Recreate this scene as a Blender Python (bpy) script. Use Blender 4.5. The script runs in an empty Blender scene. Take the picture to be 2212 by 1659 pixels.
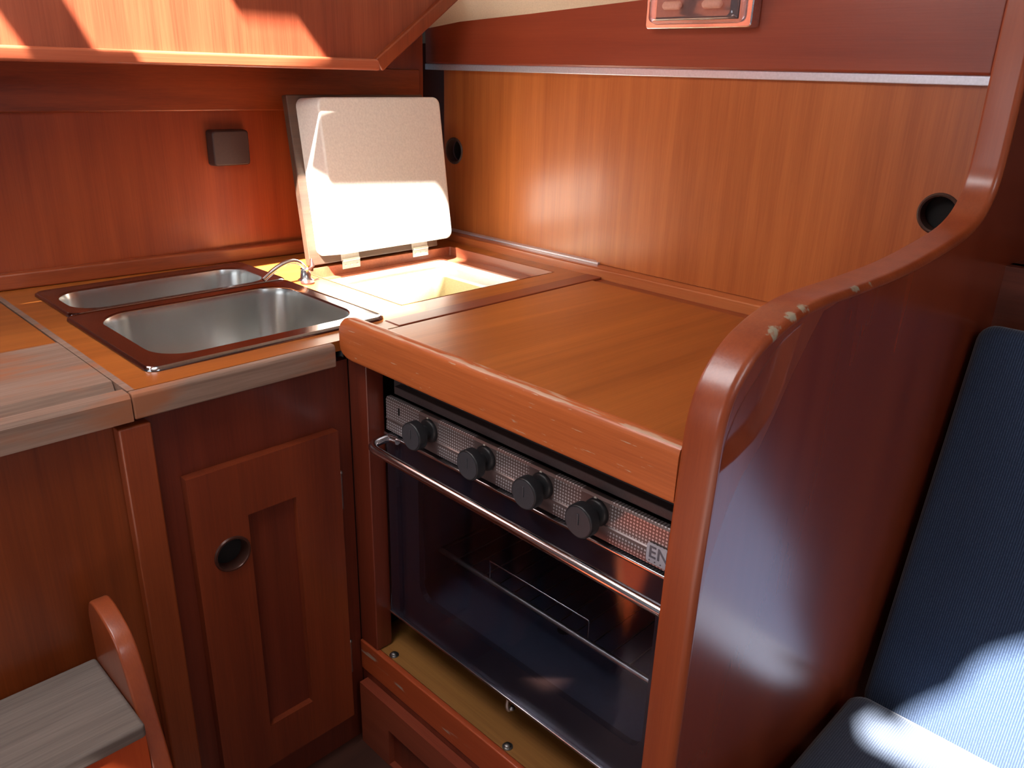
import bpy, bmesh, math
from mathutils import Vector, Matrix
from mathutils.geometry import tessellate_polygon
S = bpy.context.scene
COL = S.collection
D = bpy.data
# ------------------------------------------------------------------ camera
cam = D.objects.new('camera', D.cameras.new('camera')); COL.objects.link(cam)
CR = ((0.70759073, 0.70611186, 0.0268589), (0.27439105, -0.23954098, -0.93130536), (-0.65117195, 0.66635288, -0.36324775))
right, down, fwd = (Vector(v) for v in CR)
M = Matrix((right, -down, -fwd)).transposed().to_4x4()
M.translation = Vector((1.8, -1.5, 1.32))
cam.matrix_world = M
cam.data.sensor_width = 36; cam.data.lens = 1731.285 * 36 / 2212; cam.data.clip_start = 0.02
S.camera = cam
# ------------------------------------------------------------------ world, sun, daylight, exposure
w = D.worlds.new('world'); S.world = w; w.use_nodes = True
w.node_tree.nodes['Background'].inputs[0].default_value = (0.75, 0.85, 1.0, 1)
w.node_tree.nodes['Background'].inputs[1].default_value = 0.07
SUN = Vector((-.35, .5, -1.0))
sun = D.objects.new('sun', D.lights.new('sun', 'SUN')); COL.objects.link(sun)
sun.rotation_euler = SUN.to_track_quat('-Z', 'Y').to_euler()
sun.data.energy = 58; sun.data.angle = math.radians(1.6); sun.data.color = (1, .96, .9)
def area(name, loc, to, sx, sy, e, c=(1, 1, 1)):
    l = D.lights.new(name, 'AREA'); l.shape = 'RECTANGLE'; l.size = sx; l.size_y = sy; l.energy = e; l.color = c
    o = D.objects.new(name, l); COL.objects.link(o); o.location = loc
    o.rotation_euler = (Vector(to) - Vector(loc)).to_track_quat('-Z', 'Y').to_euler()
area('companionway_daylight', (.84, -1.36, 1.87), (.82, -1.1, .7), .7, .6, 11.5, (.97, .98, 1))
area('added_front_fill', (1.0, -2.9, 1.15), (1.0, -.7, .55), 1.0, .5, 3.5, (.92, .96, 1))  # added fill from behind the camera, lifts the oven interior
area('saloon_hatch_daylight', (2.7, -1.2, 1.86), (2.0, -.9, .3), .6, .6, 6, (.85, .92, 1))
S.view_settings.view_transform = 'Standard'; S.view_settings.look = 'None'
S.view_settings.exposure = 0.35; S.view_settings.gamma = 1; S.view_settings.use_curve_mapping = False

# ------------------------------------------------------------------ materials
def nt(name):
    m = D.materials.new(name); m.use_nodes = True
    t = m.node_tree; return m, t, t.nodes['Principled BSDF']
def N(t, k, **kw):
    n = t.nodes.new(k)
    for a, b in kw.items(): setattr(n, a, b)
    return n
def lin(c): return tuple(((v/255)/12.92 if v/255 <= .04045 else ((v/255+.055)/1.055)**2.4) for v in c) + (1,)
def plain(name, c, rough=.5, metal=0, bump=0, bscale=200, coat=0, spec=.5):
    m, t, p = nt(name); p.inputs['Base Color'].default_value = lin(c); p.inputs['Roughness'].default_value = rough
    p.inputs['Metallic'].default_value = metal; p.inputs['Coat Weight'].default_value = coat
    p.inputs['Specular IOR Level'].default_value = spec
    g = N(t, 'ShaderNodeNewGeometry'); n = N(t, 'ShaderNodeTexNoise'); n.inputs['Scale'].default_value = bscale
    n.inputs['Detail'].default_value = 3
    t.links.new(g.outputs['Position'], n.inputs['Vector'])
    mx = N(t, 'ShaderNodeMix', data_type='RGBA'); mx.inputs[6].default_value = lin([v*.9 for v in c]); mx.inputs[7].default_value = lin([min(255, v*1.06) for v in c])
    t.links.new(n.outputs['Fac'], mx.inputs[0]); t.links.new(mx.outputs[2], p.inputs['Base Color'])
    if bump:
        b = N(t, 'ShaderNodeBump'); b.inputs['Strength'].default_value = bump; b.inputs['Distance'].default_value = .001
        t.links.new(n.outputs['Fac'], b.inputs['Height']); t.links.new(b.outputs[0], p.inputs['Normal'])
    return m
def wood(name, dark, light, grain='z', rough=.34, coat=.25, streak=26, wear=None, wearc=(165, 140, 122), line=.45, rot=0, wavy=.0, bump=.25, spots=(), edge=None):
    """veneer or solid timber: streaks run along the grain axis, in world metres"""
    m, t, p = nt(name)
    g = N(t, 'ShaderNodeNewGeometry')
    def noise(al, ac, detail, dist=0, off=0):
        mp = N(t, 'ShaderNodeMapping'); sc = [ac, ac, ac]; sc['xyz'.index(grain)] = al
        mp.inputs['Scale'].default_value = sc; mp.inputs['Location'].default_value = (off, off*.7, off*1.3)
        if rot:
            r = N(t, 'ShaderNodeVectorRotate', rotation_type='Z_AXIS'); r.inputs['Angle'].default_value = rot
            t.links.new(g.outputs['Position'], r.inputs['Vector']); t.links.new(r.outputs[0], mp.inputs['Vector'])
        else: t.links.new(g.outputs['Position'], mp.inputs['Vector'])
        n = N(t, 'ShaderNodeTexNoise'); n.inputs['Scale'].default_value = 1; n.inputs['Detail'].default_value = detail
        n.inputs['Distortion'].default_value = dist
        t.links.new(mp.outputs[0], n.inputs['Vector']); return n.outputs['Fac']
    a = noise(1.0, streak, 5, wavy); b = noise(.9, 5, 2, 0, 3); c = noise(9, 320, 3, 0, 7)
    def mth(op, x, y=0., clamp=False):
        q = N(t, 'ShaderNodeMath', operation=op); q.use_clamp = clamp
        for i, v in enumerate((x, y)):
            if isinstance(v, (int, float)): q.inputs[i].default_value = v
            else: t.links.new(v, q.inputs[i])
        return q.outputs[0]
    f = mth('ADD', mth('MULTIPLY', a, .9), mth('MULTIPLY', b, .8)); f = mth('ADD', f, mth('MULTIPLY', c, line)); 
    mean = .5*(1.7+line); f = mth('ADD', mth('MULTIPLY', mth('SUBTRACT', f, mean), 1.45), .5, True)
    mx = N(t, 'ShaderNodeMix', data_type='RGBA'); mx.inputs[6].default_value = lin(dark); mx.inputs[7].default_value = lin(light)
    t.links.new(f, mx.inputs[0]); out = mx.outputs[2]
    rv = rough
    if wear:
        lo, hi, al, ac = wear
        wn = noise(al, ac, 6, 0, 11)
        mr = N(t, 'ShaderNodeMapRange'); mr.inputs[1].default_value = lo; mr.inputs[2].default_value = hi
        t.links.new(wn, mr.inputs[0])
        m2 = N(t, 'ShaderNodeMix', data_type='RGBA'); t.links.new(mr.outputs[0], m2.inputs[0]); t.links.new(out, m2.inputs[6]); m2.inputs[7].default_value = lin(wearc)
        out = m2.outputs[2]
    if spots or edge:
        sp = N(t, 'ShaderNodeSeparateXYZ'); t.links.new(g.outputs['Position'], sp.inputs[0])
        acc = 0.0
        for sx, sy, sz, sr in spots:
            v = N(t, 'ShaderNodeVectorMath', operation='DISTANCE'); t.links.new(g.outputs['Position'], v.inputs[0]); v.inputs[1].default_value = (sx, sy, sz)
            acc = mth('MAXIMUM', acc, mth('SUBTRACT', 1, mth('DIVIDE', v.outputs['Value'], sr)))
        if edge:
            ax, cc, ww = edge
            acc = mth('MAXIMUM', acc, mth('SUBTRACT', 1, mth('DIVIDE', mth('ABSOLUTE', mth('SUBTRACT', sp.outputs[ax], cc)), ww)))
        wn2 = noise(14, 90, 5, 0, 5)
        k = mth('MULTIPLY', mth('SUBTRACT', mth('ADD', mth('MULTIPLY', acc, .5), wn2), .78), 9, True)
        m3 = N(t, 'ShaderNodeMix', data_type='RGBA'); t.links.new(k, m3.inputs[0]); t.links.new(out, m3.inputs[6]); m3.inputs[7].default_value = lin(wearc)
        out = m3.outputs[2]
    t.links.new(out, p.inputs['Base Color'])
    p.inputs['Roughness'].default_value = rough; p.inputs['Coat Weight'].default_value = coat; p.inputs['Coat Roughness'].default_value = .18
    bp = N(t, 'ShaderNodeBump'); bp.inputs['Strength'].default_value = bump; bp.inputs['Distance'].default_value = .0006
    t.links.new(c, bp.inputs['Height']); t.links.new(bp.outputs[0], p.inputs['Normal'])
    return m
MD, ML = (110, 44, 20), (158, 76, 38)          # mahogany
W = {}
W['mah_y'] = wood('mahogany_grain_y', MD, ML, 'y')
W['mah_x'] = wood('mahogany_grain_x', MD, ML, 'x')
W['mah_z'] = wood('mahogany_grain_z', MD, ML, 'z')
W['face_z'] = wood('dark_mahogany_veneer', (84, 30, 18), (122, 52, 32), 'z', .34, .2)
W['panel'] = wood('glossy_red_mahogany_veneer', (108, 38, 18), (142, 60, 30), 'z', .27, .5, line=0, bump=0, streak=12)
W['door_r'] = wood('orange_teak_veneer', (160, 84, 38), (198, 116, 58), 'z', .35, .2, streak=34, line=.5)
W['teak_y'] = wood('teak_worktop_veneer', (136, 72, 24), (184, 108, 44), 'y', .38, .2, streak=30, line=.3, wavy=.6, rot=.06)
W['fig_y'] = wood('figured_mahogany', (104, 38, 14), (160, 74, 30), 'y', .34, .3, streak=22, line=.4, wavy=1.2)
W['left'] = wood('red_brown_veneer', (122, 46, 20), (166, 76, 36), 'z', .33, .3)
W['weather'] = wood('weathered_bare_wood', (108, 84, 70), (150, 124, 108), 'y', .75, 0, streak=40, line=.8, wear=(.5, .66, 5, 22), wearc=(150, 96, 66))
W['grey'] = wood('grey_worn_tread', (88, 78, 72), (124, 112, 104), 'y', .7, 0, streak=30, line=.8)
W['rail'] = wood('scuffed_mahogany_rail', (154, 76, 34), (190, 102, 52), 'x', .38, .2, streak=36, line=.8, wear=(.67, .70, 30, 260), wearc=(186, 150, 124), edge=(2, .9005, .0035))
W['cap'] = wood('solid_mahogany_capping', (126, 54, 28), (162, 80, 42), 'z', .32, .35, streak=30, line=.4, wearc=(150, 140, 120), spots=((1.388, -.635, 1.040, .022), (1.389, -.60, 1.055, .022), (1.391, -.575, 1.063, .018), (1.40, -.45, 1.070, .018), (1.403, -.41, 1.072, .018)))
W['ply'] = wood('bare_yellow_plywood', (120, 78, 34), (160, 110, 54), 'x', .55, 0, streak=30, line=.5)
W['sun_or'] = wood('orange_step_riser', (170, 62, 28), (196, 86, 40), 'z', .3, .4)
W['sole'] = wood('dark_cabin_sole', (56, 30, 22), (78, 44, 32), 'y', .5, .1)
W['dkx'] = wood('dark_hull_lining', (84, 36, 22), (118, 56, 36), 'x', .5, .1)
M_cream = plain('cream_headlining', (222, 210, 186), .6, bump=.2, bscale=300)
M_white = plain('white_icebox_moulding', (238, 234, 222), .35, coat=.2)
M_cream2 = plain('cream_icebox_wall', (208, 192, 148), .5)
M_brown = plain('dark_brown_plastic', (72, 52, 46), .45)
M_black = plain('black_enamel', (38, 41, 52), .3, coat=.3)
M_frame = plain('blue_black_enamel', (32, 35, 45), .4, coat=.2)
M_knob = plain('black_knob_plastic', (30, 31, 34), .42)
M_knobf = plain('knob_end_cap', (58, 59, 64), .4)
M_shade = plain('recess_shade', (14, 9, 8), .8)  # near-black colour standing in for shade inside holes and recesses
M_cavity = plain('oven_cavity_enamel', (62, 67, 82), .4, coat=.2)
M_chrome = plain('chrome', (225, 225, 230), .16, 1)
M_alu = plain('aluminium_extrusion', (222, 222, 232), .38, .6)
M_steelp = plain('zinc_hardware', (170, 168, 165), .35, 1)
M_hinge = plain('white_metal_hinge', (205, 200, 190), .35, .6)
M_bronze = plain('dark_bronze', (80, 50, 42), .3, .4)
M_greybar = plain('grey_painted_steel', (92, 84, 86), .45, .3)
def steel_sink():
    m, t, p = nt('brushed_sink_steel'); p.inputs['Metallic'].default_value = 1
    p.inputs['Base Color'].default_value = lin((205, 206, 204)); p.inputs['Roughness'].default_value = .3
    g = N(t, 'ShaderNodeNewGeometry'); p.inputs['Roughness'].default_value = .27
    mp = N(t, 'ShaderNodeMapping'); mp.inputs['Scale'].default_value = (34, 34, .35); t.links.new(g.outputs['Position'], mp.inputs['Vector'])
    n2 = N(t, 'ShaderNodeTexNoise'); n2.inputs['Scale'].default_value = 1; n2.inputs['Detail'].default_value = 1.5; t.links.new(mp.outputs[0], n2.inputs['Vector'])
    b = N(t, 'ShaderNodeBump'); b.inputs['Strength'].default_value = .35; b.inputs['Distance'].default_value = .004
    t.links.new(n2.outputs['Fac'], b.inputs['Height']); t.links.new(b.outputs[0], p.inputs['Normal'])
    return m
M_sink = steel_sink()
M_rim = plain('polished_sink_rim', (158, 154, 156), .16, 1)
def panel_steel(knobs):
    m, t, p = nt('dotted_control_panel_steel'); p.inputs['Metallic'].default_value = .5; p.inputs['Roughness'].default_value = .3
    g = N(t, 'ShaderNodeNewGeometry'); sp = N(t, 'ShaderNodeSeparateXYZ'); t.links.new(g.outputs['Position'], sp.inputs[0])
    def mth(op, x, y=0., z=None):
        q = N(t, 'ShaderNodeMath', operation=op)
        for i, v in enumerate((x, y)):
            if isinstance(v, (int, float)): q.inputs[i].default_value = v
            else: t.links.new(v, q.inputs[i])
        return q.outputs[0]
    X, Z = sp.outputs[0], sp.outputs[2]
    P = .0056
    fx = mth('SUBTRACT', mth('FRACT', mth('DIVIDE', X, P)), .5); fz = mth('SUBTRACT', mth('FRACT', mth('DIVIDE', Z, P)), .5)
    dd = mth('SQRT', mth('ADD', mth('MULTIPLY', fx, fx), mth('MULTIPLY', fz, fz)))
    dot = mth('LESS_THAN', dd, .3)
    for k in knobs:
        dot = mth('MULTIPLY', dot, mth('GREATER_THAN', mth('ABSOLUTE', mth('SUBTRACT', X, k-.004)), .027))
    dot = mth('MULTIPLY', dot, mth('GREATER_THAN', mth('ABSOLUTE', mth('SUBTRACT', Z, .6985)), .0035))
    mx = N(t, 'ShaderNodeMix', data_type='RGBA'); mx.inputs[6].default_value = lin((118, 104, 102)); mx.inputs[7].default_value = lin((205, 204, 206))
    t.links.new(dot, mx.inputs[0]); t.links.new(mx.outputs[2], p.inputs['Base Color'])
    return m
def glass(name, tint, fac=.08):
    m = D.materials.new(name); m.use_nodes = True; t = m.node_tree; t.nodes.clear()
    o = N(t, 'ShaderNodeOutputMaterial'); mx = N(t, 'ShaderNodeMixShader'); tr = N(t, 'ShaderNodeBsdfTransparent'); gl = N(t, 'ShaderNodeBsdfGlossy')
    gl.inputs['Roughness'].default_value = .06; gl.inputs['Color'].default_value = (.9, .92, 1, 1); tr.inputs[0].default_value = tint
    fr = N(t, 'ShaderNodeLayerWeight'); pw = N(t, 'ShaderNodeMath', operation='POWER'); pw.inputs[1].default_value = 4; t.links.new(fr.outputs['Facing'], pw.inputs[0])
    ma = N(t, 'ShaderNodeMath', operation='MULTIPLY_ADD'); t.links.new(pw.outputs[0], ma.inputs[0]); ma.inputs[1].default_value = .9; ma.inputs[2].default_value = fac*.5
    t.links.new(ma.outputs[0], mx.inputs[0]); t.links.new(tr.outputs[0], mx.inputs[1]); t.links.new(gl.outputs[0], mx.inputs[2]); t.links.new(mx.outputs[0], o.inputs[0])
    return m
M_oglass = glass('smoked_oven_glass', (.86, .88, .93, 1))
M_lens = glass('clear_lamp_lens', (.78, .82, .86, 1), .3)
def fabric(name, c1, c2, vs=520):
    m, t, p = nt(name); p.inputs['Roughness'].default_value = .95; p.inputs['Specular IOR Level'].default_value = .1
    p.inputs['Sheen Weight'].default_value = .3
    tc = N(t, 'ShaderNodeNewGeometry')
    wv = N(t, 'ShaderNodeTexWave'); wv.inputs['Scale'].default_value = vs/6.3; wv.bands_direction = 'X'; wv.inputs['Distortion'].default_value = 0
    t.links.new(tc.outputs['Position'], wv.inputs['Vector'])
    n = N(t, 'ShaderNodeTexNoise'); n.inputs['Scale'].default_value = 350; n.inputs['Detail'].default_value = 3; t.links.new(tc.outputs['Position'], n.inputs['Vector'])
    mx = N(t, 'ShaderNodeMix', data_type='RGBA'); mx.inputs[6].default_value = lin(c1); mx.inputs[7].default_value = lin(c2)
    a = N(t, 'ShaderNodeMath', operation='MULTIPLY'); t.links.new(wv.outputs['Fac'], a.inputs[0]); t.links.new(n.outputs['Fac'], a.inputs[1])
    t.links.new(a.outputs[0], mx.inputs[0]); t.links.new(mx.outputs[2], p.inputs['Base Color'])
    b = N(t, 'ShaderNodeBump'); b.inputs['Strength'].default_value = .5; b.inputs['Distance'].default_value = .001; t.links.new(a.outputs[0], b.inputs['Height']); t.links.new(b.outputs[0], p.inputs['Normal'])
    return m
M_blue = fabric('blue_ribbed_upholstery', (34, 47, 70), (78, 96, 124))
M_seat = fabric('slate_blue_seat_upholstery', (50, 58, 74), (92, 102, 118))

# ------------------------------------------------------------------ mesh helpers (all in world metres)
def bm_(): return bmesh.new()
def box(bm, x0, x1, y0, y1, z0, z1, bev=0, seg=2):
    vs = [bm.verts.new((x, y, z)) for x in (x0, x1) for y in (y0, y1) for z in (z0, z1)]
    fs = [(0, 1, 3, 2), (4, 6, 7, 5), (0, 4, 5, 1), (2, 3, 7, 6), (0, 2, 6, 4), (1, 5, 7, 3)]
    F = [bm.faces.new([vs[i] for i in f]) for f in fs]
    if bev:
        es = list({e for f in F for e in f.edges})
        bmesh.ops.bevel(bm, geom=es, offset=bev, segments=seg, profile=.5, affect='EDGES')
    return bm
def ax3(axis, u, v, a):
    return {'x': (a, u, v), 'y': (u, a, v), 'z': (u, v, a)}[axis]
def prism(bm, outer, axis, a0, a1, holes=(), bev=0, seg=2, sharp=None):
    """outline in the plane across the axis, extruded from a0 to a1, optional holes"""
    loops = [list(outer)] + [list(h) for h in holes]
    flat = [p for l in loops for p in l]
    tris = tessellate_polygon([[Vector((u, v, 0)) for u, v in l] for l in loops])
    B = [bm.verts.new(ax3(axis, u, v, a0)) for u, v in flat]; T = [bm.verts.new(ax3(axis, u, v, a1)) for u, v in flat]
    if not holes:
        fb = [bm.faces.new(B), bm.faces.new(T)]
    else:
        fb = []
        for t in tris:
            fb.append(bm.faces.new([B[i] for i in t])); fb.append(bm.faces.new([T[i] for i in t]))
    k = 0; side = []
    for l in loops:
        n = len(l)
        for i in range(n):
            j = (i+1) % n
            side.append(bm.faces.new((B[k+i], B[k+j], T[k+j], T[k+i])))
        k += n
    bmesh.ops.recalc_face_normals(bm, faces=fb+side)
    if bev:
        es = [e for e in {e for f in side for e in f.edges} if len(e.link_faces) == 2 and e.calc_face_angle(0) > .6]
        bmesh.ops.bevel(bm, geom=es, offset=bev, segments=seg, profile=.5, affect='EDGES')
    return bm
def rrect(x0, x1, y0, y1, r, n=8):
    out = []
    for cx, cy, a in ((x1-r, y1-r, 0), (x0+r, y1-r, 90), (x0+r, y0+r, 180), (x1-r, y0+r, 270)):
        for i in range(n+1):
            t = math.radians(a+90*i/n); out.append((cx+r*math.cos(t), cy+r*math.sin(t)))
    return out
def circ(cx, cy, r, n=32): return [(cx+r*math.cos(2*math.pi*i/n), cy+r*math.sin(2*math.pi*i/n)) for i in range(n)]
def loft(bm, loops, closed=True, cap0=False, cap1=False):
    R = [[bm.verts.new(p) for p in l] for l in loops]
    n = len(R[0])
    for a, b in zip(R, R[1:]):
        for i in range(n if closed else n-1):
            j = (i+1) % n; bm.faces.new((a[i], a[j], b[j], b[i]))
    if cap0: bm.faces.new(R[0])
    if cap1: bm.faces.new(R[-1])
    bmesh.ops.recalc_face_normals(bm, faces=bm.faces[:])
    return bm
def tube(bm, pts, r, n=12, caps=True):
    pts = [Vector(p) for p in pts]; rings = []
    up = Vector((0, 0, 1))
    for i, p in enumerate(pts):
        d = (pts[min(i+1, len(pts)-1)] - pts[max(i-1, 0)]).normalized()
        a = d.cross(up)
        if a.length < .05: a = d.cross(Vector((0, 1, 0)))
        a.normalize(); b = d.cross(a)
        rr = r[i] if isinstance(r, (list, tuple)) else r
        rings.append([p + rr*(math.cos(2*math.pi*k/n)*a + math.sin(2*math.pi*k/n)*b) for k in range(n)])
    return loft(bm, rings, True, caps, caps)
def lathe(bm, c, axis, prof, n=28):
    """prof: (radius, offset along axis)"""
    c = Vector(c); A = Vector(axis).normalized()
    a = A.cross(Vector((0, 0, 1)));
    if a.length < .1: a = A.cross(Vector((0, 1, 0)))
    a.normalize(); b = A.cross(a)
    rings = [[c + A*h + max(r, 1e-4)*(math.cos(2*math.pi*k/n)*a + math.sin(2*math.pi*k/n)*b) for k in range(n)] for r, h in prof]
    return loft(bm, rings, True, True, True)
def bez(p0, p1, p2, n=8):
    p0, p1, p2 = Vector(p0), Vector(p1), Vector(p2)
    return [(1-t)**2*p0+2*t*(1-t)*p1+t*t*p2 for t in (i/n for i in range(n+1))]
BASE = {}
def obj(name, bm, mat, parent=None, smooth=False, label=None, base=None):
    me = D.meshes.new(name)
    b = Vector(BASE[parent.name]) if parent else Vector(base or (0, 0, 0))
    bmesh.ops.translate(bm, vec=-b, verts=bm.verts[:])
    bm.to_mesh(me); bm.free(); me.materials.append(mat)
    if smooth:
        for p in me.polygons: p.use_smooth = True
        me.set_sharp_from_angle(angle=math.radians(50))
    o = D.objects.new(name, me); COL.objects.link(o)
    if smooth:
        wn = o.modifiers.new('weighted_normals', 'WEIGHTED_NORMAL'); wn.keep_sharp = True; wn.weight = 80
    if parent: o.parent = parent
    else: o.location = b
    BASE[o.name] = tuple(b)
    if label: o['label'] = label
    return o
def thing(name, base, label, cat, group=None):
    o = D.objects.new(name, None); COL.objects.link(o); o.location = base; o.empty_display_size = .05
    BASE[o.name] = tuple(base); tag(o, label, cat, group); return o
def tag(o, label, cat, group=None):
    o['label'] = label; o['category'] = cat
    if group: o['group'] = group
    return o
def struct(o): o['kind'] = 'structure'; return o
def copy_tree(root, delta, label):
    r = root.copy(); COL.objects.link(r); r.location = root.location + Vector(delta); r['label'] = label
    for ch in root.children:
        c = ch.copy(); COL.objects.link(c); c.parent = r
        for g in ch.children:
            q = g.copy(); COL.objects.link(q); q.parent = c
    return r

WT = .85          # worktop height
# ------------------------------------------------------------------ the setting
def lwx(y): return -.11 + .08*(y+.35)          # front of the left bulkhead at y
bm = bm_(); prism(bm, [(lwx(-2.2), -2.2), (lwx(.03), .03), (lwx(.03)-.04, .03), (lwx(-2.2)-.04, -2.2)], 'z', -.1, 1.9)
struct(obj('wall_left', bm, W['left']))
bm = bm_(); box(bm, -.4, 1.33, .16, .2, .70, 1.9)
struct(obj('wall_right', bm, W['face_z']))
bm = bm_(); box(bm, -.4, -.38, .0, .16, .4, 1.9)
struct(obj('wall_corner', bm, M_shade))  # back of the corner gap, its shadow put in as near-black colour
bm = bm_(); box(bm, -.2, 3.6, -3.0, .5, -.14, -.10)
struct(obj('floor', bm, W['sole']))
# hull side lining beyond the end panel (saloon)
bm = bm_(); box(bm, 1.36, 3.6, .13, .17, -.1, 1.02); box(bm, 1.36, 3.6, .13, .17, 1.45, 1.9); box(bm, 1.36, 3.6, .42, .45, .9, 1.9); box(bm, 1.36, 3.6, .15, .44, 1.0, 1.02)
struct(obj('wall_saloon', bm, W['dkx']))
# unseen deckhead; its openings are invented, cut to shape the sun patches
holes = [
 [(.10, -1.60), (.335, -1.60), (.335, -1.312), (.10, -1.312)],
 [(.10, -1.188), (.327, -1.192), (.327, -1.125), (.8975, -1.125), (.8975, -1.005), (.80, -.96), (.60, -.945), (.56, -.80), (.53, -.56), (.44, -.53), (.431, -.85), (.345, -.85), (.327, -.69), (.293, -.72), (.293, -.855), (.26, -.868), (.10, -.96)],
 [(2.16, -.835), (2.134, -.868), (2.132, -.9), (2.137, -.925), (2.12, -.955), (2.107, -.985), (2.103, -1.04), (2.09, -1.07), (2.065, -1.036), (2.056, -1.08), (2.077, -1.12), (2.16, -1.116), (2.7, -1.11), (2.7, -.70), (2.3, -.72)],
 [(1.347, -2.3), (1.48, -2.3), (1.48, -2.04), (1.347, -2.04)],
]
bm = bm_(); prism(bm, [(-.4, -3.0), (3.6, -3.0), (3.6, .5), (-.4, .5)], 'z', 1.9, 1.905, holes)
struct(obj('ceiling', bm, M_cream))
# sloping cream headlining above the right-hand locker
ztop = [(-.4, 1.41), (-.11, 1.424), (.04, 1.440), (.3, 1.453), (.63, 1.472), (.95, 1.487), (1.37, 1.50), (1.5, 1.503)]
bm = bm_(); loft(bm, [[(x, .13, z-.03) for x, z in ztop], [(x, .062, z) for x, z in ztop], [(x, -.1, z+.10) for x, z in ztop], [(x, -.35, 1.9) for x, z in ztop]], closed=False)
struct(obj('ceiling_side', bm, M_cream, smooth=True))
# boxed-in bridge-deck side over the sink: sloping right edge, rounded lips
bm = bm_(); prism(bm, [(-2.2, 1.318), (-.27, 1.318), (.545, 1.9), (-2.2, 1.9)], 'x', -.2, .12)
struct(obj('wall_upper_left', bm, wood('orange_mahogany_veneer', (118, 50, 30), (154, 78, 50), 'z', .4, .15, streak=40, line=.7)))
dy, dz = .815, .582; L = math.hypot(dy, dz); nx, nz = dz/L, -dy/L
bm = bm_(); box(bm, .10, .134, -2.2, -.272, 1.313, 1.339, .006, 3)
struct(obj('trim_1', bm, wood('lip_moulding', (150, 72, 46), (186, 102, 68), 'y', .34, .3), smooth=True))
bm = bm_()
prism(bm, [(-.268, 1.313), (-.262, 1.3135), (.55, 1.893), (.53, 1.908), (-.285, 1.339)], 'x', .095, .134, bev=.005, seg=3)
struct(obj('trim_2', bm, W['mah_z'], smooth=True))
# fascia along the left bulkhead under the box
bm = bm_(); prism(bm, [(lwx(-2.2)+.028, -2.2), (lwx(-.0)+.028, -.0), (lwx(-.0), -.0), (lwx(-2.2), -2.2)], 'z', 1.214, 1.318, bev=.004)
struct(obj('trim_3', bm, W['fig_y'], smooth=True))
# low fiddle trim along left bulkhead
bm = bm_(); prism(bm, [(lwx(-2.2)+.022, -2.2), (lwx(.05)+.022, .05), (lwx(.05), .05), (lwx(-2.2), -2.2)], 'z', WT, .887, bev=.006)
struct(obj('trim_4', bm, W['mah_y'], smooth=True))
# upper board above the sliding doors, curved top edge
prof = [(x, z+.006) for x, z in ztop[1:] if x < 1.36] + [(1.36, 1.506)]
bm = bm_(); prism(bm, [(-.11, 1.334), (1.36, 1.334)] + prof[::-1], 'y', .062, .09, bev=.006)
struct(obj('trim_5', bm, wood('red_upper_board', (124, 48, 28), (156, 72, 44), 'x', .38, .35, streak=24, line=.3), smooth=True))
# wood strip behind cover and light fiddle below the doors
bm = bm_(); box(bm, -.05, 1.36, .043, .105, WT-.01, .871, .004)
struct(obj('trim_6', bm, wood('pale_mahogany_strip', (164, 84, 42), (208, 128, 74), 'x', .35, .3), smooth=True))

# ------------------------------------------------------------------ locker with sliding doors
def ring(bm, c, axis, r, w_=.004, h=.004):
    lathe_ring(bm, c, axis, [(r-w_, 0), (r-w_*.6, h), (r, h), (r+w_*.6, h*.5), (r+w_*.8, 0)])
def lathe_ring(bm, c, axis, prof, n=36):
    c = Vector(c); A = Vector(axis).normalized(); a = A.cross(Vector((0, 0, 1))).normalized(); b = A.cross(a)
    loft(bm, [[c + A*h + r*(math.cos(2*math.pi*k/n)*a + math.sin(2*math.pi*k/n)*b) for k in range(n)] for r, h in prof])
def slide_door(x0, x1, y0, hx, lab, grp):
    t = thing('sliding_locker_door', (x0, y0, .872), lab, 'cabinet door', grp)
    bm = bm_(); prism(bm, [(x0, .872), (x1, .872), (x1, 1.3178), (x0, 1.3178)], 'y', y0, y0+.008, holes=[circ(hx, 1.101, .036, 40)])
    obj('door_panel', bm, W['door_r'], t)
    bm = bm_(); lathe_ring(bm, (hx, y0+.0015, 1.101), (0, -1, 0), [(.030, -.02), (.031, .003), (.034, .005), (.037, .003), (.038, 0.0)])
    fp = obj('finger_pull', bm, M_brown, t, True, 'dark brown round finger pull set in the door')
    bm = bm_(); lathe(bm, (hx, y0+.030, 1.101), (0, -1, 0), [(.031, 0), (.031, .003)])
    obj('pull_back', bm, M_shade, fp)
slide_door(-.062, .575, .0925, -.018, 'orange teak sliding locker door behind the open icebox lid, finger hole by the corner', 'sliding locker doors above the worktop')
slide_door(.541, 1.366, .082, 1.318, 'long orange teak sliding locker door, finger hole half hidden by the curved end panel', 'sliding locker doors above the worktop')
bm = bm_(); box(bm, -.12, 1.36, .070, .108, 1.318, 1.3345, .002)
tag(obj('door_track', bm, M_alu, smooth=True), 'long bright aluminium track above the sliding locker doors', 'door track')
bm = bm_(); box(bm, -.05, .552, .074, .104, .8715, .876); box(bm, -.05, 1.36, .0915, .104, .870, .873)
tag(obj('door_track', bm, M_alu), 'thin aluminium track at the foot of the left sliding door', 'door track')

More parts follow.
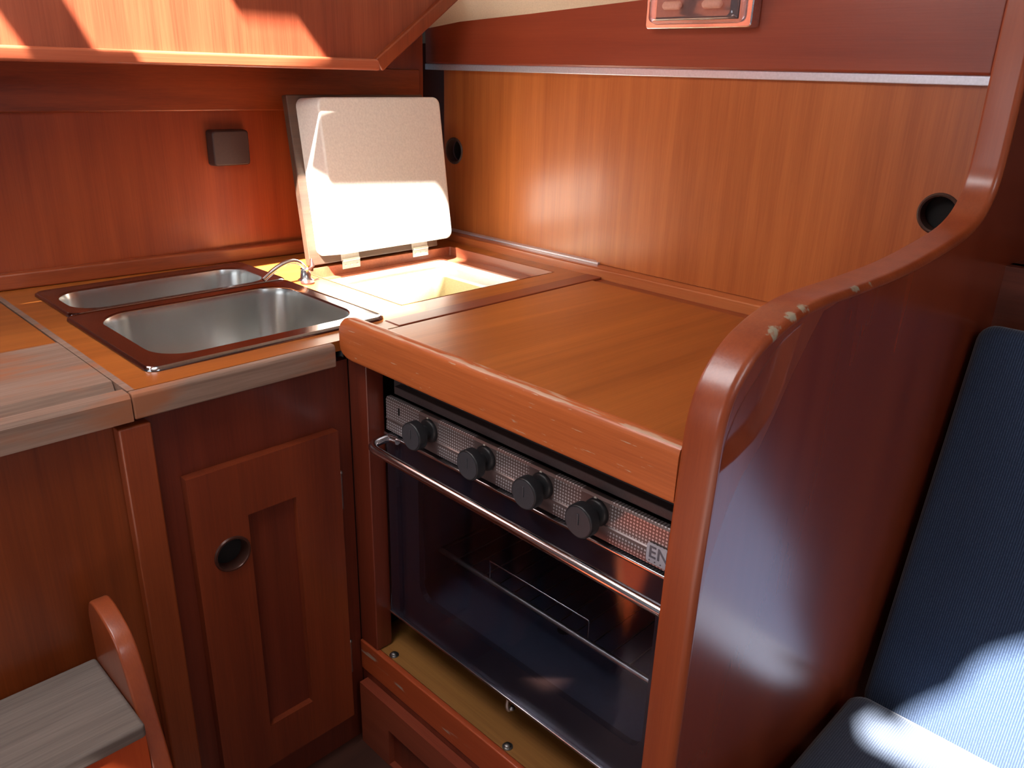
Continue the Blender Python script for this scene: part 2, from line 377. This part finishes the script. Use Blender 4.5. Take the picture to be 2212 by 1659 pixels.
# ------------------------------------------------------------------ lamp on the upper board
t = thing('cabin_lamp', (.79, .062, 1.42), 'chrome framed rectangular cabin lamp with clear lens on the upper red board', 'lamp')
bm = bm_(); prism(bm, rrect(.672, .925, 1.412, 1.50, .008, 4), 'y', .03, .0615, bev=.003)
obj('housing', bm, M_chrome, t, True, 'bright metal lamp frame')
bm = bm_(); loft(bm, [[(x, y, z) for x, z in rrect(*r, .012, 5)] for y, r in ((.03, (.69, .905, 1.42, 1.49)), (.012, (.693, .902, 1.423, 1.487)), (.004, (.705, .890, 1.432, 1.478)))], cap1=True)
obj('lens', bm, M_lens, t, True, 'clear ribbed lens')
bm = bm_(); box(bm, .700, .895, .0275, .0295, 1.428, 1.482, .001, 1)
obj('reflector', bm, plain('dull_grey_reflector', (118, 108, 108), .35, .3), t, True, 'dull grey plate behind the lens')
M_bulb = plain('frosted_bulb', (220, 190, 170), .4)
for bx in (.745, .84):
    bm = bm_(); tube(bm, [(bx-.022, .0185, 1.455), (bx-.018, .0185, 1.455), (bx+.018, .0185, 1.455), (bx+.022, .0185, 1.455)], [.004, .008, .008, .004])
    obj('bulb', bm, M_bulb, t, True)

# ------------------------------------------------------------------ socket box on the left bulkhead
xo = lwx(-.55)
bm = bm_(); loft(bm, [[(x, y, z) for y, z in rrect(-.598+i, -.502-i, 1.087+i, 1.171-i, .008, 4)] for x, i in ((xo-.002, 0), (xo+.024, .001), (xo+.029, .005))], cap0=True, cap1=True)
tag(obj('socket_cover', bm, M_brown, smooth=True), 'small square dark brown cover box on the left wooden bulkhead', 'socket cover')

# ------------------------------------------------------------------ worktop
wt = thing('galley_worktop', (.25, -.6, WT-.04), 'L-shaped teak veneered worktop holding the sink and the icebox, worn front edge', 'worktop')
sinkcut = rrect(-.078, .53, -1.038, -.575, .02, 4)
hatch = [(.075, -.49), (.478, -.49), (.478, -.004), (.075, -.004)]
bm = bm_(); prism(bm, [(lwx(-1.1)+.005, -1.092), (.592, -1.092), (.592, -.585), (.545, -.585), (.545, .045), (lwx(.04)-.0, .045)], 'z', WT-.02, WT, holes=[sinkcut, hatch])
obj('surface', bm, W['teak_y'], wt)
bm = bm_(); box(bm, .546, .592, -.584, .043, WT-.02, WT+.0015, .002)
obj('edge_strip', bm, wood('dark_hardwood_strip', (112, 50, 30), (150, 76, 46), 'y', .4, .2), wt, label='darker mahogany strip beside the stove cover')
bm = bm_(); prism(bm, [(.594, .808), (.611, .808), (.611, .846), (.607, .851), (.594, .851)], 'y', -1.1035, -.742, bev=.003)
box(bm, lwx(-1.1)+.03, .594, -1.1035, -1.0925, WT-.02, WT+.001)
obj('front_fiddle', bm, W['weather'], wt, True, 'grey-brown weathered solid wood front edge')

lt = thing('worktop_extension', (.25, -1.6, WT-.04), 'separate worktop board left of the sink, bare worn wood at its front', 'worktop')
bm = bm_(); box(bm, lwx(-1.8)+.005, .285, -2.1, -1.1055, WT-.02, WT, .001)
obj('surface', bm, W['teak_y'], lt)
bm = bm_()
prism(bm, [(.286, WT-.02), (.611, .807), (.611, .844), (.606, .850), (.579, .850), (.572, .837), (.546, .837), (.538, .8515), (.286, .8515)], 'y', -2.1, -1.1055, bev=0)
obj('worn_front_board', bm, W['weather'], lt, label='bare bleached wood with a long groove near its edge')

# ------------------------------------------------------------------ sink
sk = thing('double_sink', (.22, -.8, WT), 'stainless steel double bowl sink set in the teak worktop', 'sink')
def L3(r, z): return [(x, y, z) for x, y in r]
def bowl(o, h, rr, depth, nm):
    # o = outer rim rect, h = bowl opening rect
    bm = bm_(); n = 10
    loops = [L3(rrect(*o, .022, n), WT+.0005), L3(rrect(o[0]+.001, o[1]-.001, o[2]+.001, o[3]-.001, .021, n), WT+.005),
             L3(rrect(o[0]+.005, o[1]-.005, o[2]+.005, o[3]-.005, .019, n), WT+.0075), L3(rrect(o[0]+.009, o[1]-.009, o[2]+.009, o[3]-.009, .017, n), WT+.0055),
             L3(rrect(h[0]-.003, h[1]+.003, h[2]-.003, h[3]+.003, rr+.003, n), WT+.0045), L3(rrect(*h, rr, n), WT+.001)]
    loft(bm, loops); obj('rim', bm, M_rim, sk, True, 'polished %s rim' % nm)
    bm = bm_(); t_ = .012
    loops = [L3(rrect(*h, rr, n), WT+.001), L3(rrect(h[0]+.003, h[1]-.003, h[2]+.003, h[3]-.003, rr, n), WT-.012),
             L3(rrect(h[0]+t_, h[1]-t_, h[2]+t_, h[3]-t_, rr, n), WT-depth+.03), L3(rrect(h[0]+t_+.008, h[1]-t_-.008, h[2]+t_+.008, h[3]-t_-.008, rr, n), WT-depth+.009),
             L3(rrect(h[0]+t_+.028, h[1]-t_-.028, h[2]+t_+.028, h[3]-t_-.028, max(rr-.02, .01), n), WT-depth)]
    loft(bm, loops, cap1=True); b = obj('bowl', bm, M_sink, sk, True, 'brushed %s bowl' % nm)
    cx, cy = (h[0]+h[1])/2, (h[2]+h[3])/2
    bm = bm_(); lathe(bm, (cx, cy, WT-depth+.0005), (0, 0, 1), [(.03, 0), (.03, .002), (.024, .003), (.022, 0), (.02, -.003)])
    obj('drain', bm, M_chrome, b, True)
bowl((-.084, .147, -1.040, -.565), (-.050, .116, -1.012, -.592), .055, .13, 'rear')
bowl((.143, .540, -1.050, -.572), (.176, .492, -1.006, -.603), .062, .16, 'front')

# tap between sink and icebox
tp = thing('galley_tap', (.172, -.535, WT), 'small chrome tap with curved spout behind the sink, washed out by sunlight', 'tap')
bm = bm_(); lathe(bm, (.172, -.533, WT), (0, 0, 1), [(.019, 0), (.019, .004), (.013, .009), (.011, .026), (.012, .03), (.004, .033)])
obj('base', bm, M_chrome, tp, True)
bm = bm_(); tube(bm, bez((.172, -.533, .877), (.175, -.56, .93), (.18, -.645, .872), 12), [.006]*13)
obj('spout', bm, M_chrome, tp, True)
bm = bm_(); tube(bm, [(.185, -.527, .878), (.188, -.524, .888), (.182, -.522, .903)], [.007, .006, .003]); lathe(bm, (.192, -.541, WT), (0, 0, 1), [(.016, 0), (.016, .004), (.008, .006)])
obj('lever', bm, M_bronze, tp, True, 'dark reddish lever')

# ------------------------------------------------------------------ icebox
ib = thing('icebox', (.27, -.25, .42), 'icebox let into the worktop corner with its thick white lid propped open', 'icebox')
bm = bm_(); n = 5
loft(bm, [L3(rrect(.0755, .4775, -.4895, -.0045, .004, n), WT+.0008), L3(rrect(.080, .4770, -.4850, -.0090, .004, n), WT+.0002), L3(rrect(.082, .4765, -.483, -.011, .004, n), .826), L3(rrect(.100, .4760, -.458, -.054, .014, n), .8255), L3(rrect(.101, .4755, -.457, -.055, .014, n), .816)])
obj('frame', bm, wood('icebox_frame_wood', (118, 56, 36), (170, 96, 64), 'x', .42, .2), ib, False, 'rebated mahogany frame round the opening')
bm = bm_()
loft(bm, [L3(rrect(.1008, .4758, -.4572, -.0548, .014, n), .822), L3(rrect(.106, .4700, -.452, -.060, .02, n), .806), L3(rrect(.146, .449, -.429, -.101, .026, n), .800), L3(rrect(.150, .445, -.425, -.105, .026, n), .792)])
obj('liner_flange', bm, M_white, ib, True, 'glossy white inner flange')
bm = bm_()
loft(bm, [L3(rrect(.150, .445, -.425, -.105, .026, n), .794), L3(rrect(.154, .436, -.42, -.11, .028, n), .60), L3(rrect(.17, .43, -.41, -.12, .05, n), .44), L3(rrect(.20, .40, -.38, -.15, .03, n), .43)], cap1=True)
obj('tub', bm, M_cream2, ib, True, 'deep cream tub')
bm = bm_(); box(bm, .20, .425, -.165, -.112, .60, .66, .003)
lg = obj('ledge', bm, wood('pink_ledge', (150, 90, 72), (184, 122, 98), 'x', .5, .1), ib, True, 'reddish wooden shelf block inside the tub')
# lid, tilted a little back from the vertical
th = math.radians(8.5); LP = Vector((.078, 0, .858)); ev = Vector((-math.sin(th), 0, math.cos(th))); ew = Vector((math.cos(th), 0, math.sin(th)))
def lidT(bm):
    # local (w, y, v) -> world
    for v in bm.verts:
        w_, y_, v_ = v.co; v.co = LP + ew*w_ + ev*v_ + Vector((0, y_, 0))
    return bm
bm = bm_(); box(bm, -.022, 0, -.462, -.052, 0, .402, .003, 2)
lid = obj('lid', lidT(bm), wood('lid_edge_wood', (66, 48, 38), (102, 74, 56), 'y', .5, .1), ib, True, 'wooden lid board edged in brown')
bm = bm_()
def yz(w_, r, rad): return [(w_, y, v) for y, v in rrect(*r, rad, 6)]
loft(bm, [yz(.0005, (-.440, -.050, .020, .394), .02), yz(.070, (-.428, -.058, .024, .388), .02), yz(.0745, (-.4265, -.0595, .0255, .3865), .019), yz(.077, (-.422, -.064, .030, .382), .016)], cap0=True, cap1=True)
obj('insulation_block', lidT(bm), M_white, lid, True, 'thick white moulded insulation with rounded corners')
for yc in (-.345, -.118):
    bm = bm_(); box(bm, 0, .003, yc-.027, yc+.027, .001, .018, .0008, 1)
    lidT(bm); box(bm, .0805, .0835, yc-.027, yc+.027, .838, .857, .0008, 1)
    tube(bm, [(.081, yc-.026, .860), (.081, yc+.026, .860)], .004, 8)
    for q in (-.018, 0, .018): lathe(bm, (.0835, yc+q, .848), (1, 0, 0), [(.003, 0), (.003, .0008), (.001, .0012)], 10)
    obj('hinge', bm, M_hinge, ib, True, 'small pale metal butt hinge')

# ------------------------------------------------------------------ stove cover, rail
bm = bm_(); box(bm, .5945, 1.330, -.703, .004, WT-.016, WT+.0005, .003, 2)
tag(obj('stove_cover_board', bm, W['teak_y'], smooth=True), 'flat teak cover board over the stove between rail and locker', 'cover board')
bm = bm_(); box(bm, .5945, 1.36, .0055, .042, WT-.016, WT-.004)
tag(obj('filler_strip', bm, W['mah_x']), 'narrow dark wood strip behind the stove cover board', 'strip')
# rail: rounded top, rounded left end
prof = [(-.705, .824), (-.728, .824), (-.7305, .829), (-.7305, .888), (-.728, .897), (-.722, .902), (-.712, .9025), (-.706, .899), (-.704, .893)]
bm = bm_()
rings = []
for x, k in ((.603, .45), (.606, .7), (.612, .86), (.622, .96), (.636, 1), (1.334, 1)):
    rings.append([(x, -.7173+(y+.7173)*(.75+.25*k), .862+(z-.862)*k) for y, z in prof])
loft(bm, rings, True, True, True)
tag(obj('stove_rail', bm, W['rail'], smooth=True), 'scuffed mahogany rail across the front of the stove cover, rounded left end', 'rail')

# ------------------------------------------------------------------ curved end panel
def PX(y): return 1.335 + .063*(y+.72)
path = [(-.738, -.1), (-.738, .40), (-.737, .70), (-.730, .882), (-.727, .942), (-.712, .986), (-.678, 1.025), (-.635, 1.046), (-.587, 1.060), (-.535, 1.067), (-.417, 1.069), (-.283, 1.076), (-.134, 1.098), (-.080, 1.112), (-.044, 1.135), (-.022, 1.170), (-.018, 1.217), (-.020, 1.323), (-.02, 1.5), (-.02, 1.9)]
def smooth(p, it=2):
    for _ in range(it):
        q = [p[0]]
        for a, b in zip(p, p[1:]): q += [(a[0]*.75+b[0]*.25, a[1]*.75+b[1]*.25), (a[0]*.25+b[0]*.75, a[1]*.25+b[1]*.75)]
        q.append(p[-1]); p = q
    return p
path = smooth(path, 2)
def offs(p, d):
    o = []
    for i, (u, v) in enumerate(p):
        a = p[max(i-1, 0)]; b = p[min(i+1, len(p)-1)]; t_ = Vector((b[0]-a[0], b[1]-a[1])).normalized()
        o.append((u + t_.y*d, v - t_.x*d))
    return o
def P3(p, dx): return [(PX(u)+dx, u, v) for u, v in p]
ep = thing('end_panel', (1.36, -.4, -.1), 'tall glossy mahogany end panel with a curved capped edge between galley and settee', 'panel')
bm = bm_()
loft(bm, [P3(offs(path, .05), .001), P3(offs(path, .004), 0), P3(offs(path, .001), .0012), P3(path, .005), P3(path, .040), P3(offs(path, .0015), .0455), P3(offs(path, .006), .0495), P3(offs(path, .0095), .0500), P3(offs(path, .0120), .0485), P3(offs(path, .0125), .040)], closed=False)
obj('capping', bm, W['cap'], ep, True, 'rounded solid mahogany edge, varnish rubbed through in places')
chord = [(-.480, 1.056), (-.523, 1.048), (-.545, 1.020), (-.577, .975), (-.602, .932), (-.628, .892), (-.662, .858), (-.683, .822), (-.700, .780), (-.712, .74), (-.7245, .66)]
inn = offs(path, .0118)
# outer face: follow the cap inner edge, but cut along the chord round the moulded corner
i0 = min(range(len(inn)), key=lambda i: abs(inn[i][1]-.66) if inn[i][0] < -.7 else 9)
i1 = min(range(len(inn)), key=lambda i: abs(inn[i][0]+.480) if inn[i][1] > 1 else 9)
outl = inn[:i0] + chord[::-1] + inn[i1:] + [(.36, 1.9), (.36, -.1)]
bm = bm_()
vs = [bm.verts.new((PX(u)+.0452, u, v)) for u, v in outl]; 
tri = tessellate_polygon([[Vector((u, v, 0)) for u, v in outl]])
for q in tri: bm.faces.new([vs[i] for i in q])
vi = [bm.verts.new((PX(u)+.002, u, v)) for u, v in outl]
for q in tri: bm.faces.new([vi[i] for i in q][::-1])
for i in range(len(outl)): j = (i+1) % len(outl); bm.faces.new((vs[i], vs[j], vi[j], vi[i]))
bmesh.ops.recalc_face_normals(bm, faces=bm.faces[:])
obj('veneered_face', bm, W['panel'], ep, False, 'glossy dark red veneered face')
# moulded corner with the scooped grip
def resample(p, n):
    p = [Vector(q) for q in p]; d = [0]
    for a, b in zip(p, p[1:]): d.append(d[-1]+(b-a).length)
    out = []
    for k in range(n+1):
        s = d[-1]*k/n; i = 0
        while i < len(d)-2 and d[i+1] < s: i += 1
        f = (s-d[i])/max(d[i+1]-d[i], 1e-9); out.append(p[i].lerp(p[i+1], f))
    return out
NA, NB = 150, 46
A_ = resample(inn[i0:i1+1][::-1], NA); B_ = resample(chord, NA)
lensR = resample([(-.569, 1.043), (-.582, 1.007), (-.594, .967), (-.612, .932), (-.642, .906), (-.680, .890), (-.712, .882)], 30)
lensL = resample([(-.569, 1.043), (-.611, 1.030), (-.645, 1.003), (-.676, .974), (-.696, .949), (-.708, .923), (-.714, .884)], 30)
poly = lensL + lensR[::-1]
def inside(p):
    c = False; n = len(poly)
    for i in range(n):
        a, b = poly[i], poly[(i+1) % n]
        if (a.y > p.y) != (b.y > p.y) and p.x < (b.x-a.x)*(p.y-a.y)/(b.y-a.y)+a.x: c = not c
    return c
def dist(p):
    m = 9
    for i in range(len(poly)):
        a, b = poly[i], poly[(i+1) % len(poly)]; ab = b-a; f = max(0, min(1, (p-a).dot(ab)/max(ab.length_squared, 1e-12))); m = min(m, (p-a-ab*f).length)
    return m
bm = bm_(); G = []
for i in range(NA+1):
    row = []
    for j in range(NB+1):
        q = A_[i].lerp(B_[i], j/NB); x = PX(q.x)+.0458
        if inside(q):
            d = min(dist(q)/.024, 1); x -= .012*math.sin(d*math.pi/2)**1.2
        row.append(bm.verts.new((x, q.x, q.y)))
    G.append(row)
for i in range(NA):
    for j in range(NB): bm.faces.new((G[i][j], G[i][j+1], G[i+1][j+1], G[i+1][j]))
bmesh.ops.remove_doubles(bm, verts=bm.verts[:], dist=1e-5); bmesh.ops.recalc_face_normals(bm, faces=bm.faces[:])
for f in bm.faces:
    if f.normal.x < 0: f.normal_flip()
o = obj('scooped_grip', bm, wood('grip_mahogany', (120, 50, 28), (156, 74, 42), 'z', .3, .35, line=.2, bump=0), ep, False, 'leaf-shaped scooped hand grip carved under the curve')
for p in o.data.polygons: p.use_smooth = True

# ------------------------------------------------------------------ stove opening woodwork
cb = thing('sink_cabinet', (.4, -.9, -.1), 'mahogany cupboard under the sink with one framed door', 'cabinet')
bm = bm_(); box(bm, .56, .58, -1.095, -.70, -.1, .806)
obj('face_panel', bm, W['face_z'], cb)
bm = bm_(); box(bm, .582, .640, -.70, -.66, .16, .822, .003)
obj('corner_post', bm, W['face_z'], cb, True)
bm = bm_()
prism(bm, [(-1.037, -.013), (-.741, -.013), (-.741, .676), (-1.037, .676)], 'x', .5805, .601, holes=[[(-.936, .087), (-.839, .087), (-.839, .571), (-.936, .571)], circ(-.972, .506, .029, 36)])
dr = obj('door', bm, wood('door_frame_mahogany', (96, 36, 20), (140, 62, 32), 'z', .36, .2, streak=18), cb)
bm = bm_(); box(bm, .6012, .6022, -.944, -.833, .576, .676)
bm.clear(); box(bm, .5815, .587, -.944, -.831, .08, .579)
obj('inset_panel', bm, W['face_z'], dr, label='recessed darker centre panel')
bm = bm_(); lathe_ring(bm, (.601, -.972, .506), (1, 0, 0), [(.026, -.022), (.028, .0), (.030, .0035), (.033, .0035), (.0345, 0)])
obj('finger_pull', bm, M_bronze, dr, True, 'dark round finger hole with raised rim')
bm = bm_(); lathe(bm, (.5808, -.972, .506), (1, 0, 0), [(.0285, 0), (.0285, .0006)]); obj('hole_back', bm, M_shade, dr)
for z0 in (.502, .098):
    bm = bm_(); tube(bm, [(.592, -.736, z0), (.592, -.736, z0+.076)], .0035, 8); lathe(bm, (.592, -.736, z0+.076), (0, 0, 1), [(.003, 0), (.005, .002), (.005, .005), (.002, .008)], 12)
    obj('hinge', bm, M_steelp, cb, True)
# post and panel at the left
bm = bm_(); box(bm, .5805, .606, -1.129, -1.079, -.1, .797, .004, 2)
tag(obj('wooden_batten', bm, W['mah_z'], smooth=True), 'upright mahogany batten under the worktop joint left of the cupboard', 'batten')
bm = bm_(); box(bm, .56, .5795, -2.1, -1.0965, -.1, .806)
tag(obj('access_panel', bm, wood('brown_orange_panel', (104, 44, 18), (146, 70, 30), 'z', .34, .3)), 'plain brown-orange wooden panel behind the companionway step', 'panel')

# companionway step
st = thing('companionway_step', (.7, -1.3, -.1), 'worn companionway step with grey tread and curved side board', 'step')
inner = smooth([(.612, -.1), (.612, .50), (.625, .542), (.645, .552), (.680, .546), (.724, .528), (.748, .492), (.776, .41), (.803, .342), (.83, .25), (.86, .10), (.87, -.1)], 2)
bm = bm_(); prism(bm, inner, 'y', -1.220, -1.192, bev=.004)
obj('side_board', bm, W['cap'], st, True, 'side board with a rounded nose')
bm = bm_(); box(bm, .612, .808, -2.0, -1.2205, .405, .430, .006, 3)
obj('tread', bm, W['grey'], st, True, 'grey bare wood tread')
bm = bm_(); box(bm, .786, .800, -2.0, -1.2205, -.1, .4045)
obj('riser', bm, W['sun_or'], st, False, 'orange varnished riser')

# ledge and locker below the stove
sl = thing('stove_sill', (.95, -.5, .1), 'yellow plywood sill below the oven with a mahogany front edge and screws', 'sill')
bm = bm_(); box(bm, .582, 1.336, -.690, .0, .142, .158)
obj('plywood_base', bm, W['ply'], sl)
bm = bm_(); box(bm, .582, 1.336, -.704, -.6905, .085, .160, .003)
obj('front_edge', bm, wood('worn_edge', (140, 52, 24), (172, 78, 40), 'x', .4, .2, wear=(.66, .72, 10, 60)), sl, True)
for bx, by in ((.672, -.680), (1.014, -.680)):
    bm = bm_(); lathe(bm, (bx, by, .158), (0, 0, 1), [(.010, 0), (.010, .0015), (.006, .002), (.006, .006), (.002, .008)])
    obj('screw', bm, M_steelp, sl, True, 'domed metal screw')
lk = thing('lower_locker', (.95, -.7, -.1), 'mahogany locker front low under the oven, framed panel', 'cabinet')
bm = bm_(); prism(bm, [(.583, -.1), (1.336, -.1), (1.336, .0845), (.583, .0845)], 'y', -.700, -.690)
obj('face_frame', bm, W['face_z'], lk)
bm = bm_(); prism(bm, [(.600, -.12+.02), (1.33, -.1), (1.33, .066), (.600, .066)], 'y', -.722, -.7005, holes=[[(.70, -.095), (1.28, -.095), (1.28, -.0), (.70, -.0)]])
ld = obj('door', bm, wood('locker_door_mahogany', (112, 44, 28), (150, 72, 48), 'x', .4, .2), lk)
bm = bm_(); box(bm, .69, 1.29, -.708, -.702, -.099, .01); obj('inset_panel', bm, W['face_z'], ld)
bm = bm_(); box(bm, .5, .5795, -.655, .0, -.1, .82); box(bm, .582, 1.34, -.02, -.005, .16, .80)  # inside of the stove recess, shade painted in by colour
tag(obj('stove_recess_lining', bm, M_shade), 'lining of the recess round the oven, coloured near-black for its shade', 'lining')

# ------------------------------------------------------------------ oven
ov = thing('gas_oven', (.97, -.4, .19), 'stainless and black gimballed gas oven with four knobs and a glass door', 'oven')
OX0, OX1, OY = .652, 1.312, -.665
bm = bm_(); 
box(bm, OX0, OX0+.012, OY+.012, -.12, .25, .735); box(bm, OX1-.012, OX1, OY+.012, -.12, .25, .735); box(bm, OX0, OX1, -.13, -.12, .25, .735)
box(bm, OX0, OX1, OY+.012, -.12, .66, .735); box(bm, OX0, OX1, OY+.012, -.12, .245, .262)
obj('body', bm, M_black, ov)
bm = bm_(); box(bm, OX0+.013, OX1-.013, -.14, -.131, .263, .659); box(bm, OX0+.0125, OX0+.02, OY+.02, -.14, .263, .659); box(bm, OX1-.02, OX1-.0125, OY+.02, -.14, .263, .659); box(bm, OX0+.02, OX1-.02, OY+.02, -.14, .300, .306)
obj('cavity', bm, M_cavity, ov, label='dark blue-grey enamelled inside')
knx = [.781, .929, 1.058, 1.168]
bm = bm_(); prism(bm, [(OY+.012, .675), (OY-.001, .675), (OY+.0005, .6975), (OY-.002, .6995), (OY, .7015), (OY, .738), (OY+.003, .742), (OY+.012, .742)], 'x', OX0, OX1)
cp = obj('control_panel', bm, panel_steel(knx), ov, False, 'brushed steel strip printed with rows of dots')
for k in knx:
    bm = bm_(); lathe(bm, (k, OY-.0005, .716), (0, -1, 0), [(.022, 0), (.022, .004), (.019, .007), (.0115, .009), (.0115, .026)])
    kb = obj('knob', bm, M_knob, ov, True)
    bm = bm_(); lathe(bm, (k, OY-.026, .716), (0, -1, 0), [(.024, 0), (.0265, .001), (.0265, .015), (.0255, .0175), (.024, .018)])
    kc = obj('knob_grip', bm, M_knob, kb, True)
    bm = bm_(); lathe(bm, (k, OY-.0438, .716), (0, -1, 0), [(.0235, 0), (.0235, .0007), (.0225, .001)]); box(bm, k-.002, k+.0018, OY-.0465, OY-.0445, .712, .730, .0005, 1)
    obj('knob_face', bm, M_knobf, kb, True, 'slate grey end disc with pointer mark')
    bm = bm_(); lathe(bm, (k-.004, OY-.0012, .738), (0, -1, 0), [(.0025, 0), (.0025, .0008)], 10); obj('index_dot', bm, M_white, cp)
bm = bm_(); box(bm, .689, .693, OY-.0008, OY-.0002, .715, .73); obj('slot', bm, M_shade, cp)
# badge
bm = bm_(); prism(bm, rrect(1.262, 1.345, .679, .7105, .005, 4), 'y', OY-.0035, OY-.0022)
bmesh.ops.delete(bm, geom=[v for v in bm.verts if v.co.x > 1.5], context='VERTS')
bd = obj('badge', bm, plain('badge_grey', (186, 186, 196), .4), cp, False, 'pale grey maker badge, part hidden by the end panel')
def text(s, size, loc, parent, mat, nm):
    c = D.curves.new(nm, 'FONT'); c.body = s; c.size = size; c.extrude = .0003; c.materials.append(mat); c.space_character = 1.05; c.offset = size*.012
    tmp = D.objects.new(nm+'_curve', c); me = D.meshes.new_from_object(tmp); D.objects.remove(tmp); me.materials.clear(); me.materials.append(mat)
    o = D.objects.new(nm, me); COL.objects.link(o); o.rotation_euler = (math.pi/2, 0, 0)
    o.parent = parent; o.location = Vector(loc)-Vector(BASE[parent.name]); return o
M_ink = plain('grey_ink', (104, 100, 110), .5)
text('ENO', .0265, (1.2655, OY-.0038, .6885), bd, M_ink, 'lettering')
bm = bm_()
for i in range(6): lathe(bm, (1.268+.0095*i, OY-.0034, .683), (0, -1, 0), [(.0012, 0), (.0012, .0005)], 8)
obj('small_marks', bm, M_ink, bd)
bm = bm_(); box(bm, OX0+.02, OX1, OY+.004, OY+.03, .752, .768, .002, 1); box(bm, OX0, OX1, OY+.02, OY+.03, .742, .800)
obj('top_bar', bm, M_greybar, ov, True, 'grey steel bar above the controls')
bm = bm_(); tube(bm, bez((.705, OY+.016, .772), (.705, OY-.01, .80), (.72, OY+.01, .806), 6), .003, 8)
obj('pan_clamp', bm, M_steelp, ov, True)
# door: black frame, smoked glass, chrome top strip, tubular handle
bm = bm_(); prism(bm, [(OX0-.004, .256), (OX1, .256), (OX1, .664), (OX0-.004, .664)], 'y', OY+.002, OY+.014, holes=[rrect(.742, 1.285, .335, .618, .03, 6)])
od = obj('door', bm, M_frame, ov, False, 'black enamelled drop-down door')
bm = bm_(); box(bm, OX0-.004, OX1, OY-.003, OY+.0015, .2575, .6625, .001, 1)
obj('glass', bm, M_oglass, od, True, 'smoked glass pane')
bm = bm_(); box(bm, OX0-.005, OX1, OY-.005, OY+.010, .6630, .6695, .002)
obj('top_strip', bm, M_chrome, od, True, 'thin chrome strip on the door top')
bm = bm_(); box(bm, OX0-.005, OX1, OY-.006, OY+.004, .2520, .2570, .001)
obj('bottom_strip', bm, M_chrome, od, True, 'thin chrome strip on the door bottom')
bm = bm_(); hy = OY-.058
pts = [(.690, OY-.003, .664), (.672, OY-.006, .664)] + bez((.668, OY-.012, .664), (.660, hy, .663), (.700, hy, .662), 8) + [(1.0, hy, .660), (1.332, hy, .657)] 
tube(bm, pts, .0085, 14); 
obj('handle', bm, M_chrome, od, True, 'polished tubular towel-rail handle')
# rack and inner details
bm = bm_(); tube(bm, [(.69, -.565, .378), (1.29, -.565, .378)], .006); tube(bm, [(.69, -.25, .378), (1.29, -.25, .378)], .004, 8); tube(bm, [(.69, -.565, .378), (.69, -.25, .378)], .004, 8)
for i in range(14): tube(bm, [(.74+.04*i, -.56, .378), (.74+.04*i, -.25, .378)], .0015, 6)
obj('rack', bm, M_steelp, ov, True)
bm = bm_(); tube(bm, [(.84, -.565, .424), (1.092, -.565, .424)], .0022, 8); tube(bm, [(.84, -.565, .424), (.84, -.565, .381)], .0015, 6); tube(bm, [(1.092, -.565, .424), (1.092, -.565, .381)], .0015, 6)
obj('pan_guard', bm, M_chrome, ov, True)
bm = bm_(); lathe(bm, (.985, -.50, .3062), (0, 0, 1), [(.014, 0), (.014, .0012)]); obj('burner_hole', bm, M_shade, ov)
bm = bm_(); tube(bm, [(.985, -.648, .252), (.985, -.652, .232)] + bez((.985, -.653, .228), (.987, -.66, .205), (.992, -.648, .212), 6), .004, 8); lathe(bm, (.992, -.648, .209), (0, 0, 1), [(.004, 0), (.006, .004), (.003, .009)])
obj('latch', bm, M_steelp, ov, True, 'small metal hook latch under the oven')
for a in ((.58, .652), (1.312, 1.332)):
    bm = bm_(); box(bm, a[0], a[1], -.44, -.41, .70, .73); obj('gimbal_mount', bm, M_black, ov)
for a in (.70, 1.2):
    bm = bm_(); box(bm, a, a+.04, -.5, -.2, .158, .246); obj('foot', bm, M_black, ov)

# ------------------------------------------------------------------ settee
YB, ZS = -.17, .267
def cushion(bm, c0, ex, ey, ez, lx, ly, lz, r=.022, puff=.006, nx=20, ny=14):
    """pillow-edged slab: top surface grid with rounded borders, flat sides"""
    c0, ex, ey, ez = Vector(c0), Vector(ex), Vector(ey), Vector(ez)
    loops = []
    for h, ins in ((0, .012), (.012, 0), (lz-r, 0), (lz-r*.6, r*.12), (lz-r*.25, r*.4), (lz-r*.05, r*.8), (lz, r*1.3), (lz+puff*.6, r*3), (lz+puff, r*5)):
        loops.append([c0+ex*u+ey*v+ez*h for u, v in rrect(ins, lx-ins, ins, ly-ins, max(.03-ins*.5, .006), 5)])
    loft(bm, loops, True, True, True); return bm
bm = bm_(); cushion(bm, (1.430, YB-.62, ZS-.106), (1, 0, 0), (0, 1, 0), (0, 0, 1), 1.9, .615, .10)
tag(obj('seat_cushion', bm, M_seat, smooth=True), 'slate blue settee seat cushion, patch of sunlight on it', 'cushion')
ez = Vector((0, -.673, .17)).normalized(); ey = Vector((0, .17, .673)).normalized()
bm = bm_(); cushion(bm, Vector((1.438, YB+.003, ZS-.06)) - ez*.105, (1, 0, 0), ey, ez, 1.9, .755, .10)
tag(obj('backrest_cushion', bm, M_blue, smooth=True), 'navy blue ribbed settee backrest leaning beside the end panel', 'cushion')
bm = bm_(); box(bm, 1.44, 3.3, YB-.60, YB-.0, -.1, ZS-.107, .004)
tag(obj('settee_base', bm, W['face_z']), 'dark wooden settee base under the blue seat cushion', 'settee')
